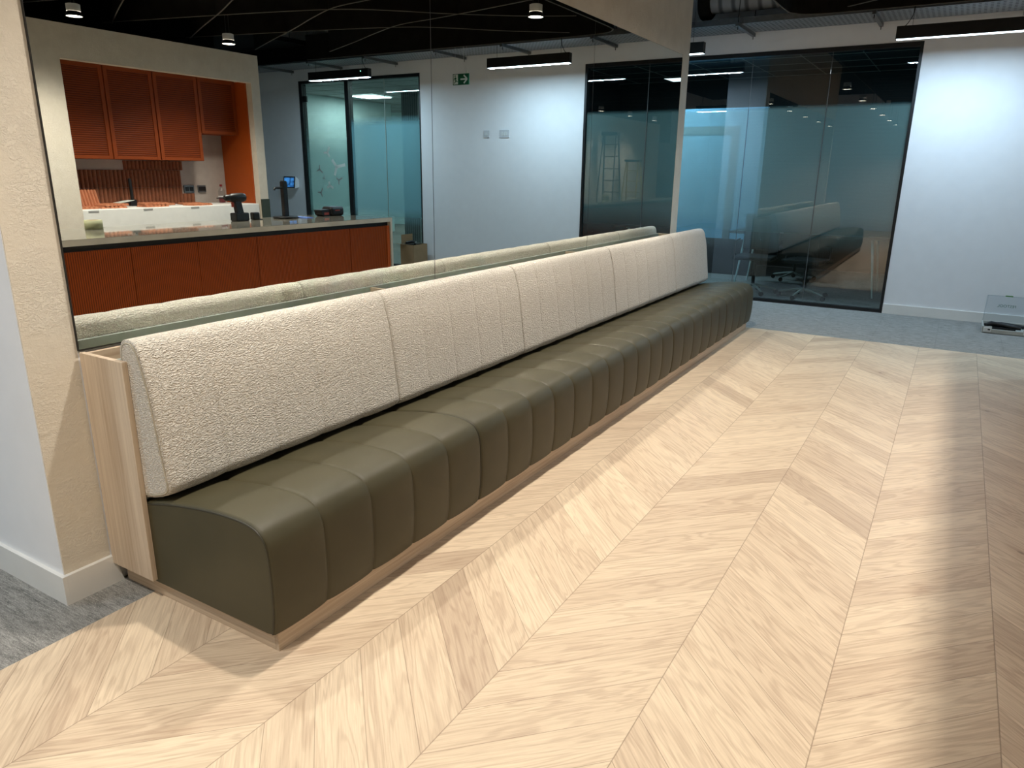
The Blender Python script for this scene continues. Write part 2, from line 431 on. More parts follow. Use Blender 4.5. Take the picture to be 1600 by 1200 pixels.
def text(body, name, size, loc, rot, mat, parent=None, ext=0.0004, align='CENTER', origin=(0, 0, 0)):
    cu = bpy.data.curves.new(name, 'FONT'); cu.body = body; cu.size = size * S; cu.extrude = ext; cu.align_x = align; cu.align_y = 'CENTER'
    cu.materials.append(MAT[mat]); o = bpy.data.objects.new(name, cu); COL.objects.link(o)
    o.location = (Vector(loc) - Vector(origin)) * S; o.rotation_euler = rot
    me = bpy.data.meshes.new_from_object(o); q = bpy.data.objects.new(name, me); COL.objects.link(q)
    q.location = o.location; q.rotation_euler = rot
    bpy.data.objects.remove(o)
    if parent is not None: q.parent = parent
    return q

# ------------------------------------------------------------------ setting
MX = -1.665                                # mirror face
FX = -1.545                                # edge of the oak floor
FY = 4.96                                  # far edge of the oak floor
WY = 6.09                                  # face of the far wall
CZ = 2.42
struct(MB().box(FX, 4.2, -3.2, FY, -0.03, 0).build('floor', 'chevron_oak'))
struct(MB().box(-4.6, FX, -3.2, FY, -0.03, 0).box(-4.6, 4.2, FY, 6.1, -0.03, 0).build('carpet', 'grey_carpet'))
struct(MB().box(-4.6, 4.2, -3.2, 6.09, CZ, CZ + 0.05).build('ceiling', 'black_ceiling'))
# plaster pier beside the mirror, the wall that carries the mirror and the band above it
struct(MB().box(-2.02, -1.672, 0.752, 0.862, 0.0, CZ).build('wall_pier', 'textured_plaster'))
struct(MB().box(-2.02, -1.674, 0.7505, 0.752, 0.0, CZ).build('wall_pier_side', 'white_paint'))
struct(MB().box(-2.02, -1.672, 0.862, 4.98, 0.0, CZ).build('wall_left', 'white_paint'))
struct(MB().box(-1.672, -1.664, 0.862, 4.98, 1.7245, CZ).build('wall_left_band', 'textured_plaster'))
struct(MB().box(-1.672, -1.664, 4.853, 4.98, 0.60, 1.7245).build('wall_left_edge', 'textured_plaster'))
# skirting round the pier, with a mitred end where the bench is scribed over it
def skirt_front():
    m = MB(); h = 0.074
    poly = [(0.7506, 0), (0.882, 0), (0.864, h), (0.7506, h)]
    m.prism(poly, 'x', -1.672, -1.6605)
    m.box(-2.2, -1.6605, 0.7405, 0.7505, 0, h)
    return m
struct(skirt_front().build('baseboard_left', 'skirting_paint'))
# far wall, built round its two glazed openings
WX0, WX1, WZ1 = -2.60, -0.384, 1.888        # big window
DX0, DX1, DZ1 = 1.42, 3.09, 1.912           # glazed door set
m = MB()
for a, b, z0, z1 in ((-4.6, WX0, 0, CZ), (WX0, WX1, WZ1, CZ), (WX1, DX0, 0, CZ), (DX0, DX1, DZ1, CZ), (DX1, 4.2, 0, CZ)):
    m.box(a, b, WY, WY + 0.09, z0, z1)
struct(m.build('wall_back', 'white_paint'))
m = MB()
for a, b in ((-4.6, WX0), (WX1, DX0), (DX1, 4.2)): m.box(a, b, WY - 0.010, WY, 0, 0.072)
struct(m.build('baseboard_back', 'skirting_paint', bevel=0.001))
struct(MB().box(-4.65, -4.6, -3.2, 6.1, 0, CZ).build('wall_far_left', 'white_paint'))
struct(MB().box(-4.6, 4.2, -3.25, -3.2, 0, CZ).build('wall_front', 'white_paint'))
struct(MB().box(4.2, 4.25, -3.2, 6.1, 0, CZ).build('wall_right', 'white_paint'))

# plaster portal round the kitchenette recess
PX = 1.60; PY0, PY1, PZ = 2.72, 4.18, 1.64
struct(MB().box(PX, PX + 0.06, -1.2, PY0, 0, 1.845).build('wall_kitchen_left', 'textured_plaster'))
struct(MB().box(PX, PX + 0.06, PY0, 4.262, PZ, 1.845).build('wall_kitchen_head', 'textured_plaster'))
struct(MB().box(PX, PX + 0.06, PY1, 4.262, 0, PZ).build('wall_kitchen_pier', 'textured_plaster'))
struct(MB().box(PX + 0.06, 2.1, 4.201, 4.262, 0, 1.845).build('wall_kitchen_end', 'white_paint'))
struct(MB().box(PX + 0.06, 2.1, -1.2, 4.20, 1.80, 1.845).build('wall_kitchen_top', 'white_paint'))
struct(MB().box(2.1, 2.14, -3.2, 4.262, 1.60, CZ).box(2.14, 4.2, -3.2, 5.45, 2.10, 2.14).box(1.9, 4.2, 5.30, 5.34, 1.97, 2.10).build('wall_void', 'black_ceiling'))  # black screens added so the ceiling void over the portal stays dark
struct(MB().box(2.005, 2.05, 2.4, 4.2, 0, 1.80).build('wall_recess_back', 'bare_plaster'))
struct(MB().box(1.66, 2.005, 2.66, 2.70, 0, 1.80).build('wall_recess_side', 'bare_plaster'))
struct(MB().box(1.66, 2.005, 2.70, 4.18, PZ + 0.02, PZ + 0.03).build('trim_recess_head', 'white_paint'))
tag(MB((1.8, 4.18, 0)).box(1.661, 2.004, 4.168, 4.1995, 0.0, 1.65).build('end_panel', 'orange_paint'),
    'tall flat orange side panel closing the right end of the kitchen recess', 'panel')
tag(MB((1.6, 4.22, 0)).box(1.588, 1.5995, 4.181, 4.262, 0.0, 0.753).build('dark_cladding', 'green_panel'),
    'dark green cladding board on the foot of the plaster pier beside the kitchen', 'panel')

# ------------------------------------------------------------------ mirror panels
def mirror_panel(y0, y1, label):
    r = empty('mirror_panel', (MX, (y0 + y1) / 2, 0.594), label, 'mirror', 'large mirror panels on the bench wall')
    MB((MX, (y0 + y1) / 2, 0.594)).box(MX - 0.0005, MX, y0 + .0015, y1 - .0015, 0.598, 1.723).build('silvered_face', 'mirror_silver', r)
    MB((MX, (y0 + y1) / 2, 0.594)).box(MX - 0.007, MX - 0.0005, y0, y1, 0.594, 1.724).build('dark_edge', 'dark_line', r)
mirror_panel(0.862, 2.203, 'left wall mirror panel, beside the plaster pier, reflecting the orange kitchenette')
mirror_panel(2.203, 3.536, 'middle wall mirror panel, reflecting the exit sign and light switches')
mirror_panel(3.536, 4.853, 'right wall mirror panel, beside the far wall corner, reflecting the dark window')

# ------------------------------------------------------------------ bench
def cr(pts, n):
    out = []
    for i in range(len(pts) - 1):
        p0 = pts[max(i - 1, 0)]; p1 = pts[i]; p2 = pts[i + 1]; p3 = pts[min(i + 2, len(pts) - 1)]
        for k in range(n):
            t = k / n
            out.append(tuple(0.5 * (2 * p1[j] + (p2[j] - p0[j]) * t + (2 * p0[j] - 5 * p1[j] + 4 * p2[j] - p3[j]) * t * t + (3 * p1[j] - p0[j] - 3 * p2[j] + p3[j]) * t ** 3) for j in (0, 1)))
    out.append(pts[-1]); return out
SEAT = cr([(-1.53, .252), (-1.50, .260), (-1.426, .277), (-1.332, .293), (-1.251, .302), (-1.185, .304), (-1.145, .300), (-1.118, .289), (-1.101, .270), (-1.093, .245), (-1.090, .205), (-1.089, .146), (-1.092, .090), (-1.099, .048)], 3)
BACK = cr([(-1.524, .262), (-1.528, .36), (-1.529, .50), (-1.529, .585), (-1.5275, .612), (-1.520, .630), (-1.505, .640), (-1.486, .641), (-1.470, .633), (-1.458, .615), (-1.449, .588), (-1.437, .54), (-1.428, .48), (-1.418, .40), (-1.409, .335), (-1.407, .312), (-1.412, .298), (-1.428, .286), (-1.47, .272), (-1.524, .262)], 3)
def normals(P, closed=False):
    N = []
    n = len(P)
    for i in range(n):
        a = P[max(i - 1, 0)]; b = P[min(i + 1, n - 1)]
        if closed and i in (0, n - 1): a = P[-2]; b = P[1]
        d = Vector((b[0] - a[0], b[1] - a[1])); d.normalize(); N.append((-d.y, d.x))
    return N
def sweep(P, N, y0, y1, seams, puff, org, endround, fade=None):
    ys = []                                       # (y, inset)
    cuts = [y0] + seams + [y1]
    for a, b in zip(cuts[:-1], cuts[1:]):
        for k, t in enumerate((0, .02, .06, .14, .3, .5, .7, .86, .94, .98)):
            if k == 0 and a != y0: continue
            ys.append((a + (b - a) * t, puff * (1 - (1 - (2 * t - 1) ** 2) ** 0.4)))
        ys.append((b, puff))
    ys[0] = (y0, puff + endround); ys[-1] = (y1, puff + endround)
    ys.insert(1, (y0 + endround * .4, puff + endround * .45)); ys.insert(-1, (y1 - endround * .4, puff + endround * .45))
    m = MB(org); n = len(P); vs = []
    for y, ins in ys:
        for i, (p, q) in enumerate(zip(P, N)):
            k = fade[i] if fade else 1.0
            e = ins if ins > puff else ins * k
            vs.append((p[0] - q[0] * e, y, p[1] - q[1] * e))
    fs = []
    for r in range(len(ys) - 1):
        for i in range(n - 1): fs.append((r * n + i, r * n + i + 1, (r + 1) * n + i + 1, (r + 1) * n + i))
    m.add(vs, fs, True)
    return m, vs[:n], vs[-n:]
def offs(P, N, y, e): return [(p[0] - q[0] * e, y, p[1] - q[1] * e) for p, q in zip(P, N)]

B0, B1 = 0.874, 4.965
org = (-1.3, 0.874, 0)
bench = empty('banquette_bench', org, 'long built-in banquette with cream boucle backrest, olive channelled leather seat and oak plinth', 'bench')
PLY0, PLY1 = 0.888, 4.90
# plinth: front board and both returns, mitred
MB(org).box(-1.118, -1.107, PLY0, PLY1, 0, 0.0465).build('plinth', 'oak_long', bench, bevel=0.0008)
MB(org).box(-1.655, -1.1181, PLY0, PLY0 + 0.011, 0, 0.0465).build('plinth_return', 'oak_across', bench, bevel=0.0008)
MB(org).box(-1.655, -1.1181, PLY1 - 0.011, PLY1, 0, 0.0465).build('plinth_return', 'oak_across', bench, bevel=0.0008)
def side(y0, y1):
    MB(org).box(-1.664, -1.500, y0, y1, 0.055, 0.592).build('side_panel', 'oak_upright', bench, bevel=0.0008)
side(0.861, 0.8735); side(4.9655, 4.978)
MB(org).box(-1.664, -1.652, 0.8745, 4.965, 0.20, 0.590).build('back_panel', 'oak_long', bench, bevel=0.0008)
MB(org).box(-1.652, -1.5445, 0.8745, 4.965, 0.50, 0.506).build('trough_floor', 'grey_board', bench)
MB(org).box(-1.5440, -1.5305, 0.8745, 4.965, 0.05, 0.591).build('back_support', 'grey_board', bench)
MB(org).box(-1.5305, -1.125, 0.90, 4.93, 0.0470, 0.235).build('seat_carcass', 'grey_board', bench)
for yy in (1.98, 3.53):
    MB(org).box(-1.6515, -1.5445, yy - .006, yy + .006, 0.507, 0.588).build('divider', 'oak_across', bench)
SN = normals(SEAT); BN = normals(BACK, True)
def seat(y0, y1, seams):
    m, a, b = sweep(SEAT, SN, y0, y1, seams, 0.0072, org, 0.004)
    for ring, y in ((a, y0), (b, y1)):
        foot = [(-1.12, y, 0.048), (-1.53, y, 0.048)]
        vs = list(ring) + foot; m.add(vs, [tuple(range(len(vs)))])
    bb = [a[-1], (-1.12, y0, .048), (-1.12, y1, .048), b[-1]]; m.add(bb, [(0, 1, 2, 3)])
    o = m.build('seat_cushion', 'olive_leather', bench)
    for y in (y0 + .0012, y1 - .0012):
        MB(org).tube(offs(SEAT, SN, y, 0.0084), 0.0022, 6).build('piping', 'olive_piping', o)
    for y in seams:
        MB(org).tube(offs(SEAT, SN, y, 0.0074), 0.0010, 5).build('stitched_seam', 'olive_leather', o)
def back(y0, y1, seams):
    fade = []
    for p in BACK:
        front = p[0] > -1.50
        fade.append(0.75 if front and p[1] < .60 else (0.45 if front else 0.1))
    m, a, b = sweep(BACK, BN, y0, y1, seams, 0.0065, org, 0.006, fade)
    for ring in (a, b): m.add(list(ring)[:-1], [tuple(range(len(ring) - 1))])
    o = m.build('back_cushion', 'cream_boucle', bench)
    for y in (y0 + .002, y1 - .002):
        MB(org).tube(offs(BACK, BN, y, 0.0090), 0.0022, 6).build('piping', 'cream_piping', o)
def split(y0, y1, n): return [y0 + (y1 - y0) * k / n for k in range(1, n)]
seat(B0, 1.655, split(B0, 1.655, 5)); seat(1.658, 3.356, split(1.658, 3.356, 11)); seat(3.359, 4.306, split(3.359, 4.306, 6)); seat(4.309, B1, split(4.309, B1, 4))
back(B0, 1.672, split(B0, 1.672, 5)); back(1.674, 2.450, split(1.674, 2.450, 5)); back(2.452, 3.378, split(2.452, 3.378, 6)); back(3.380, 4.302, split(3.380, 4.302, 6)); back(4.304, B1, split(4.304, B1, 4))

# ------------------------------------------------------------------ downlights
def downlight(x, y, label, proto=None):
    if proto:
        r = copy_tree(proto); r.location = Vector((x, y, LZC if x > 0 else LZ)) * S; r['label'] = label; return r
    o = (x, y, LZ)
    r = empty('ceiling_downlight', o, label, 'downlight', 'white surface downlights')
    MB(o).lathe(o, [(.036, .026), (.036, .062), (.030, .064), (.001, .064)], 28, caps=False).build('housing', 'white_plastic', r)
    MB(o).lathe(o, [(.034, .026), (.038, .020), (.044, .004), (.044, .0), (.040, .0)], 28, caps=False).build('rim', 'black_metal', r)
    MB(o).lathe(o, [(.041, .002), (.041, .010)], 28).build('diffuser', 'lamp_warm', r)
    MB(o).tube([(x - .015, y, LZ + .064), (x - .015, y, CZ)], .0018, 6).build('suspension_rod', 'black_metal', r)
    MB(o).tube([(x + .018, y, LZ + .064), (x + .018, y, CZ)], .0018, 6).build('suspension_rod', 'black_metal', r)
    return r
lab = {(-1.15, 3.85): 'white suspended downlight mirrored highest right, over the far half of the bench',
       (1.08, 3.58): 'white suspended downlight seen in the mirror above the right end of the kitchen portal',
       (1.08, 2.55): 'white suspended downlight seen in the mirror above the left end of the kitchen portal'}
p0 = None
for x, y in DOWN_A + DOWN_C + DOWN_E:
    r = downlight(x, y, lab.get((x, y), 'white suspended downlight over the %s, %s' % ('bench' if x < 0 else 'island', {2.52: 'second from the far wall', 1.34: 'third from the far wall', .16: 'fourth from the far wall', -1.02: 'fifth from the far wall', -2.2: 'farthest from the far wall', 1.52: 'third from the far wall', .49: 'farthest from the far wall'}.get(y, ''))), p0)
    p0 = p0 or r

# ------------------------------------------------------------------ linear lamps
def linear(x, y, label, proto=None):
    if proto:
        r = copy_tree(proto); r.location = Vector((x, y, 1.826)) * S; r['label'] = label; return r
    o = (x, y, 1.826)
    r = empty('linear_pendant', o, label, 'pendant light', 'black linear pendant lights')
    m = MB(o)
    m.box(x - .385, x + .385, y - .026, y - .022, 1.826, 1.90).box(x - .385, x + .385, y + .022, y + .026, 1.826, 1.90).box(x - .385, x + .385, y - .022, y + .022, 1.896, 1.90)
    m.box(x - .385, x - .381, y - .022, y + .022, 1.826, 1.896).box(x + .381, x + .385, y - .022, y + .022, 1.826, 1.896).build('housing', 'black_metal', r)
    MB(o).box(x - .380, x + .380, y - .0215, y + .0215, 1.8235, 1.832).build('diffuser', 'lamp_cool', r)
    MB(o).tube([(x - .30, y, 1.90), (x - .30, y, CZ)], .0012, 5).build('suspension_wire', 'black_metal', r)
    MB(o).tube([(x + .30, y, 1.90), (x + .30, y, CZ)], .0012, 5).build('suspension_wire', 'black_metal', r)
    MB(o).tube([(x - .345, y, 1.90), (x - .33, y, 1.915), (x - .305, y, 1.96), (x - .30, y, 2.05), (x - .30, y, CZ)], .0025, 6).build('cable', 'black_metal', r)
    return r
ll = ['black linear pendant with cool strip, cut off by the mirror wall at its right end',
      'black linear pendant with cool strip, beside the right end of the dark window',
      'black linear pendant with cool strip, over the glazed door, mirrored left',
      'black linear pendant in the passage left of the plaster pier, outside the picture', 'black linear pendant in the passage behind the mirror wall, outside the picture']
p0 = None
for (x, y), l_ in zip(LINEAR, ll):
    r = linear(x, y, l_, p0); p0 = p0 or r
io3 = (1.96, 5.54, 1.826)
MB(io3).lathe((1.66, 5.5135, 1.878), [(.0035, 0), (.0035, -.002)], 12, 'y').build('indicator', 'green_led', [o for o in COL.objects if o.name == 'linear_pendant.002'][0])

# ------------------------------------------------------------------ ceiling baffles
ORD = ('nearest', 'second', 'third', 'fourth', 'fifth', 'sixth', 'seventh', 'eighth')
def fin(path, label):
    pts = cr(path, 5); w_ = .004
    L = []; R = []
    for i, p in enumerate(pts):
        a = pts[max(i - 1, 0)]; b = pts[min(i + 1, len(pts) - 1)]
        d = Vector((b[0] - a[0], b[1] - a[1])).normalized(); n = Vector((-d.y, d.x)) * w_
        L.append((p[0] + n.x, p[1] + n.y)); R.append((p[0] - n.x, p[1] - n.y))
    o = (path[0][0], path[0][1], 1.95)
    def rib(z0, z1, nm, mt, par=None):
        m = MB(o); n = len(L)
        vs = [(x, y, z0) for x, y in L] + [(x, y, z0) for x, y in R] + [(x, y, z1) for x, y in L] + [(x, y, z1) for x, y in R]
        fs = []
        for i in range(n - 1):
            fs += [(i, i + 1, n + i + 1, n + i), (2 * n + i, 3 * n + i, 3 * n + i + 1, 2 * n + i + 1), (i, 2 * n + i, 2 * n + i + 1, i + 1), (n + i, n + i + 1, 3 * n + i + 1, 3 * n + i)]
        fs += [(0, n, 3 * n, 2 * n), (n - 1, 3 * n - 1, 4 * n - 1, 2 * n - 1)]
        return m.add(vs, fs).build(nm, mt, par)
    f = rib(1.9535, 2.16, 'ceiling_fin', 'black_felt')
    tag(f, label, 'ceiling baffle', 'curved black felt ceiling fins')
    rib(1.95, 1.9535, 'cut_edge', 'felt_edge', f)
    MB(o).tube([(path[1][0], path[1][1], 2.16), (path[1][0], path[1][1], CZ)], .0012, 5).build('hanging_wire', 'black_metal', f)
F1 = [(1.95, 4.55), (1.45, 4.29), (.91, 4.02), (.50, 3.80), (.15, 3.64), (-.20, 3.58), (-.60, 3.50), (-1.05, 3.40)]
F2 = [(1.95, 3.25), (1.27, 3.40), (.64, 3.55), (.16, 3.70), (-.10, 3.88), (-.36, 4.12), (-.75, 4.40), (-1.05, 4.55)]
for i, k in enumerate(range(1, -6, -1)):
    q = [(x, y + .62 * k) for x, y in F1 if y + .62 * k < 5.14]
    if len(q) > 3: fin(q, 'black felt ceiling fin sweeping back over the kitchen side, %s to the cable tray' % ORD[i])
for i, k in enumerate(range(1, -6, -1)):
    q = [(x, y + .65 * k) for x, y in F2 if y + .65 * k < 5.14]
    if len(q) > 3: fin(q, 'black felt ceiling fin sweeping back over the bench side, %s to the cable tray' % ORD[i])
fin([(2.0, 5.18), (1.0, 5.19), (0.1, 5.20), (-.70, 5.20), (-.95, 5.18), (-1.06, 5.10), (-1.09, 4.9), (-1.09, 3.9), (-1.09, 2.6), (-1.09, 0.5)], 'long black felt edging fin closing the baffle lattice beside the cable tray')

# ------------------------------------------------------------------ cable tray, brackets and ducts
tray = empty('cable_tray', (0, 5.83, 2.02), 'perforated steel cable tray hung along the far wall', 'cable tray')
MB((0, 5.83, 2.02)).box(-4.2, 3.9, 5.66, 6.03, 2.020, 2.023).build('tray_bed', 'perforated_steel', tray)
MB((0, 5.83, 2.02)).box(-4.2, 3.9, 5.655, 5.66, 2.02, 2.06).build('side_rail', 'galvanised', tray)
MB((0, 5.83, 2.02)).box(-4.2, 3.9, 6.03, 6.035, 2.02, 2.06).build('side_rail', 'galvanised', tray)
pb = None
for i, x in enumerate((-2.42, -1.54, -.667, .165, .86, 1.69, 2.43, 3.15)):
    if pb is None:
        o = (x, 5.8, 2.0)
        pb = empty('tray_bracket', o, 'x', 'bracket', 'steel channel brackets under the cable tray')
        MB(o).box(x - .012, x + .012, 5.59, 6.08, 1.996, 2.0198).build('channel', 'galvanised', pb)
        MB(o).tube([(x, 5.615, 1.975), (x, 5.615, CZ)], .003, 6).build('threaded_rod', 'black_metal', pb)
        MB(o).tube([(x, 6.06, 1.975), (x, 6.06, CZ)], .003, 6).build('threaded_rod', 'black_metal', pb)
        r = pb
    else:
        r = copy_tree(pb); r.location = Vector((x, 5.8, 2.0)) * S
    r['label'] = {-2.42: 'steel channel bracket under the cable tray, hidden behind the mirror wall', -1.54: 'steel channel bracket under the tray, nearest the mirror wall', -.667: 'steel channel bracket under the tray above the middle of the dark window',
                  .165: 'steel channel bracket mirrored just left of the right pendant', .86: 'steel channel bracket mirrored above the exit sign', 1.69: 'steel channel bracket mirrored over the right of the glazed door',
                  2.43: 'steel channel bracket mirrored over the left of the glazed door', 3.15: 'steel channel bracket mirrored beside the kitchen portal'}[x]
du = empty('ventilation_duct', (-1.4, 5.60, 2.2), 'silver spiral ventilation duct with a dark perforated collar above the dark window', 'duct')
MB((-1.4, 5.60, 2.2)).cyl((-1.78, 5.76, 2.205), .085, 1.0, 'x', 32).build('spiral_pipe', 'spiral_duct', du)
MB((-1.4, 5.60, 2.2)).lathe((-1.86, 5.76, 2.20), [(.105, 0), (.118, .01), (.118, .07), (.105, .085)], 32, 'x').build('collar', 'black_felt', du)
du2 = MB((0, 4.9, 2.3)).cyl((-1.1, 4.9, 2.28), .10, 4.0, 'x', 32).build('ventilation_duct', 'black_felt'); tag(du2, 'black painted duct above the felt fins', 'duct')

# ------------------------------------------------------------------ big dark window
def glazing(name, n, x0, x1, z1, joints, glass, filmmat, fr=0.020):
    o = (0, WY, 0)
    m = MB(o).box(x0, x0 + fr, WY - .004, WY + .06, 0, z1).box(x1 - fr, x1, WY - .004, WY + .06, 0, z1)
    m.box(x0 + fr, x1 - fr, WY - .004, WY + .06, z1 - .03, z1).box(x0 + fr, x1 - fr, WY - .004, WY + .06, 0, .022)
    f = struct(m.build(name, 'black_metal'))
    return f
wf = glazing('window_1', 1, WX0, WX1, WZ1, [], 'tinted_glass', 'frost_window')
cuts = [WX0 + .02, -2.10, -1.531, -0.963, WX1 - .02]
for a, b in zip(cuts[:-1], cuts[1:]):
    pane = MB((0, WY, 0)).box(a + .0025, b - .0025, WY + .012, WY + .018, .022, WZ1 - .03).build('window_pane', 'tinted_glass', wf)
    MB((0, WY, 0)).add([(a + .003, WY + .0195, .3), (b - .003, WY + .0195, .3), (b - .003, WY + .0195, 1.52), (a + .003, WY + .0195, 1.52)], [(0, 1, 2, 3)]).build('frosted_film', 'frost_window', pane)
for x in cuts[1:-1]:
    MB((0, WY, 0)).box(x - .0012, x + .0012, WY + .0118, WY + .0182, .022, WZ1 - .03).build('silicone_joint', 'rust_column', wf)

# meeting room behind it
RY = 8.6
struct(MB().box(-4.4, 0.35, WY + .09, RY, -0.03, -0.002).build('floor_meeting', 'grey_carpet'))
m = MB().box(-4.45, -4.4, WY + .09, RY, 0, 2.0).box(-4.4, .35, RY, RY + .05, 0, 2.0).box(.35, .4, WY + .09, RY, 0, 2.0)
struct(m.build('wall_meeting', 'room_dark'))
m = MB().box(-4.4, .35, WY + .09, RY, 2.0, 2.03)
struct(m.build('ceiling_meeting', 'room_dark'))
m = MB()
for i in range(10):
    m.box(-4.4 + i * .5, -4.392 + i * .5, WY + .09, RY, 1.996, 2.0)
for j in range(6): m.box(-4.4, .35, WY + .3 + j * .43, WY + .308 + j * .43, 1.996, 2.0)
struct(m.build('trim_meeting_ceiling', 'grey_board'))
struct(MB().box(-3.3, -1.72, 7.6, 7.66, .36, 1.62).build('wall_meeting_partition', 'room_blue'))
struct(MB().box(-3.3, -1.72, 7.58, 7.67, 0, .36).build('trim_meeting_partition', 'black_plastic'))
struct(MB().box(-2.05, -1.98, 7.585, 7.5995, .361, 1.45).box(-3.2, -2.05, 7.585, 7.5995, 1.38, 1.45).build('door_2', 'door_grey'))
area('meeting_glow', -2.5, 7.1, 1.93, .5, .25, 30, (0.60, 0.86, 1.0))  # glow without a fixture, added to brighten the blue partition
area('meeting_fill', -0.6, 8.0, 1.95, .3, .3, 1.2, NEUT)  # dim fill without a fixture, added to lift the room behind the film
# table with thin splayed legs and star-base chairs
tb = empty('meeting_table', (-1.1, 7.0, 0), 'meeting table with thin pale splayed legs behind the dark window', 'table')
MB((-1.1, 7.0, 0)).box(-1.75, -.45, 6.72, 7.3, .485, .505).build('table_top', 'room_dark', tb, bevel=.002)
for x, dx in ((-1.62, -.06), (-.58, .06)):
    for y, dy in ((6.80, -.03), (7.22, .03)):
        MB((-1.1, 7.0, 0)).tube([(x, y, .485), (x + dx, y + dy, .0)], [.012, .006], 8).build('leg', 'pale_panel', tb)
def office_chair(x, y, rz, label, proto=None):
    if proto:
        r = copy_tree(proto); r.location = Vector((x, y, 0)) * S; r.rotation_euler.z = rz; r['label'] = label; return r
    o = (x, y, 0)
    r = empty('office_chair', o, label, 'chair', 'swivel chairs round the meeting table')
    for k in range(5):
        a = 2 * math.pi * k / 5 + .3; c, s_ = math.cos(a), math.sin(a)
        MB(o).tube([(x, y, .075), (x + .10 * c, y + .10 * s_, .062), (x + .20 * c, y + .20 * s_, .042)], [.013, .010, .007], 8).build('base_leg', 'grey_board', r)
        MB(o).cyl((x + .20 * c, y + .20 * s_ - .006, .02), .02, .012, 'y', 12).build('caster', 'black_plastic', r)
    MB(o).cyl((x, y, .06), .015, .23, 'z', 12).build('gas_column', 'black_plastic', r)
    MB(o).box(x - .16, x + .16, y - .15, y + .15, .29, .325).build('seat', 'chair_mesh', r, bevel=.012, segs=3)
    MB(o).prism([(y + .15, .36), (y + .165, .36), (y + .195, .66), (y + .17, .66)], 'x', x - .15, x + .15).build('backrest', 'chair_mesh', r, bevel=.004)
    MB(o).tube([(x - .17, y + .05, .31), (x - .185, y, .33), (x - .18, y - .02, .44), (x - .17, y + .10, .45)], .007, 6).build('armrest', 'black_plastic', r)
    MB(o).tube([(x + .17, y + .05, .31), (x + .185, y, .33), (x + .18, y - .02, .44), (x + .17, y + .10, .45)], .007, 6).build('armrest', 'black_plastic', r)
    return r
c0 = office_chair(-1.45, 6.50, 3.2, 'black swivel chair with star base behind the dark window, nearest the mirror wall')
office_chair(-1.02, 6.48, 2.9, 'black swivel chair with star base behind the dark window, at the middle of the table', c0)
office_chair(-1.30, 7.55, 0.2, 'black swivel chair on the far side of the meeting table', c0)

# ------------------------------------------------------------------ glazed door set and the office behind
df = glazing('door_1', 1, DX0 - .004, DX1, DZ1, [], 'clear_glass', 'frost_door', .012)
DM = 2.39
MB((0, WY, 0)).box(DM - .026, DM + .026, WY - .005, WY + .06, .022, DZ1 - .03).build('door_post', 'black_metal', df)
MB((0, WY, 0)).box(DX1 - .045, DX1 - .012, WY - .006, WY + .06, .022, DZ1 - .03).build('door_post', 'black_metal', df)
def pane(x0, x1, nm, fm, z0f, z1f):
    p = MB((0, WY, 0)).box(x0, x1, WY + .012, WY + .018, .022, DZ1 - .03).build(nm, 'clear_glass', df)
    MB((0, WY, 0)).add([(x0, WY + .0195, z0f), (x1, WY + .0195, z0f), (x1, WY + .0195, z1f), (x0, WY + .0195, z1f)], [(0, 1, 2, 3)]).build('frosted_film', fm, p)
    return p
leaf = pane(DM + .028, DX1 - .047, 'door_leaf', 'frost_door', .40, 1.56)
pane(DX0 + .010, 1.8835, 'side_pane', 'frost_panel', .40, 1.54)
pane(1.8885, DM - .028, 'side_pane', 'frost_panel', .40, 1.54)
MB((0, WY, 0)).box(1.8835, 1.8885, WY + .0118, WY + .0182, .022, DZ1 - .03).build('silicone_joint', 'grey_board', df)
MB((0, WY, 0)).box(DX1 - .095, DX1 - .043, WY + .004, WY + .026, 1.70, 1.76).build('hinge', 'black_metal', df)
# three-armed vinyl marks on the door leaf
for (u_, z, r, a, mt, ww) in ((2.725, 1.17, .07, .5, 'sign_white', .022), (2.60, 1.02, .13, 1.4, 'sign_white', .032), (2.86, .99, .06, 2.2, 'label_paper', .015), (2.575, .88, .06, 1.1, 'label_paper', .015), (2.72, .82, .06, 2.0, 'sign_white', .024), (2.86, .74, .06, .6, 'label_paper', .015), (2.80, .90, .03, .2, 'label_paper', .007)):
    m = MB((0, WY, 0))
    for k, L in enumerate((1.0, .75, .75)):
        aa = a + math.pi / 2 + k * 2 * math.pi / 3; c, s_ = math.cos(aa), math.sin(aa)
        m.obox((u_ + c * r * L / 2, WY + .0108, z + s_ * r * L / 2), (c * r * L / 2, 0, s_ * r * L / 2), (0, .0005, 0), (-s_ * ww / 2, 0, c * ww / 2))
    m.build('vinyl_mark', mt, leaf)
OY = 11.0
struct(MB().box(.6, 6.5, WY + .09, OY, -0.03, -.002).build('floor_office', 'grey_carpet'))
struct(MB().box(.55, .6, WY + .09, OY, 0, 2.1).box(.6, 6.5, OY, OY + .05, 0, 2.1).box(6.5, 6.55, WY + .09, OY, 0, 2.1).build('wall_office', 'pale_panel'))
struct(MB().box(.6, 6.5, WY + .09, OY, 2.0, 2.03).build('ceiling_office', 'ceiling_tile'))
m = MB()
for i in range(12): m.box(.6 + i * .45, .606 + i * .45, WY + .09, OY, 1.997, 2.0)
for j in range(11): m.box(.6, 6.5, WY + .2 + j * .43, WY + .206 + j * .43, 1.997, 2.0)
struct(m.build('trim_office_ceiling', 'grey_board'))
tag(MB((3.08, 8.1, 0)).box(2.95, 3.22, 8.0, 8.25, 0, 1.998).build('office_column', 'column_ribs'), 'ribbed grey column inside the bright office behind the glass door', 'column')
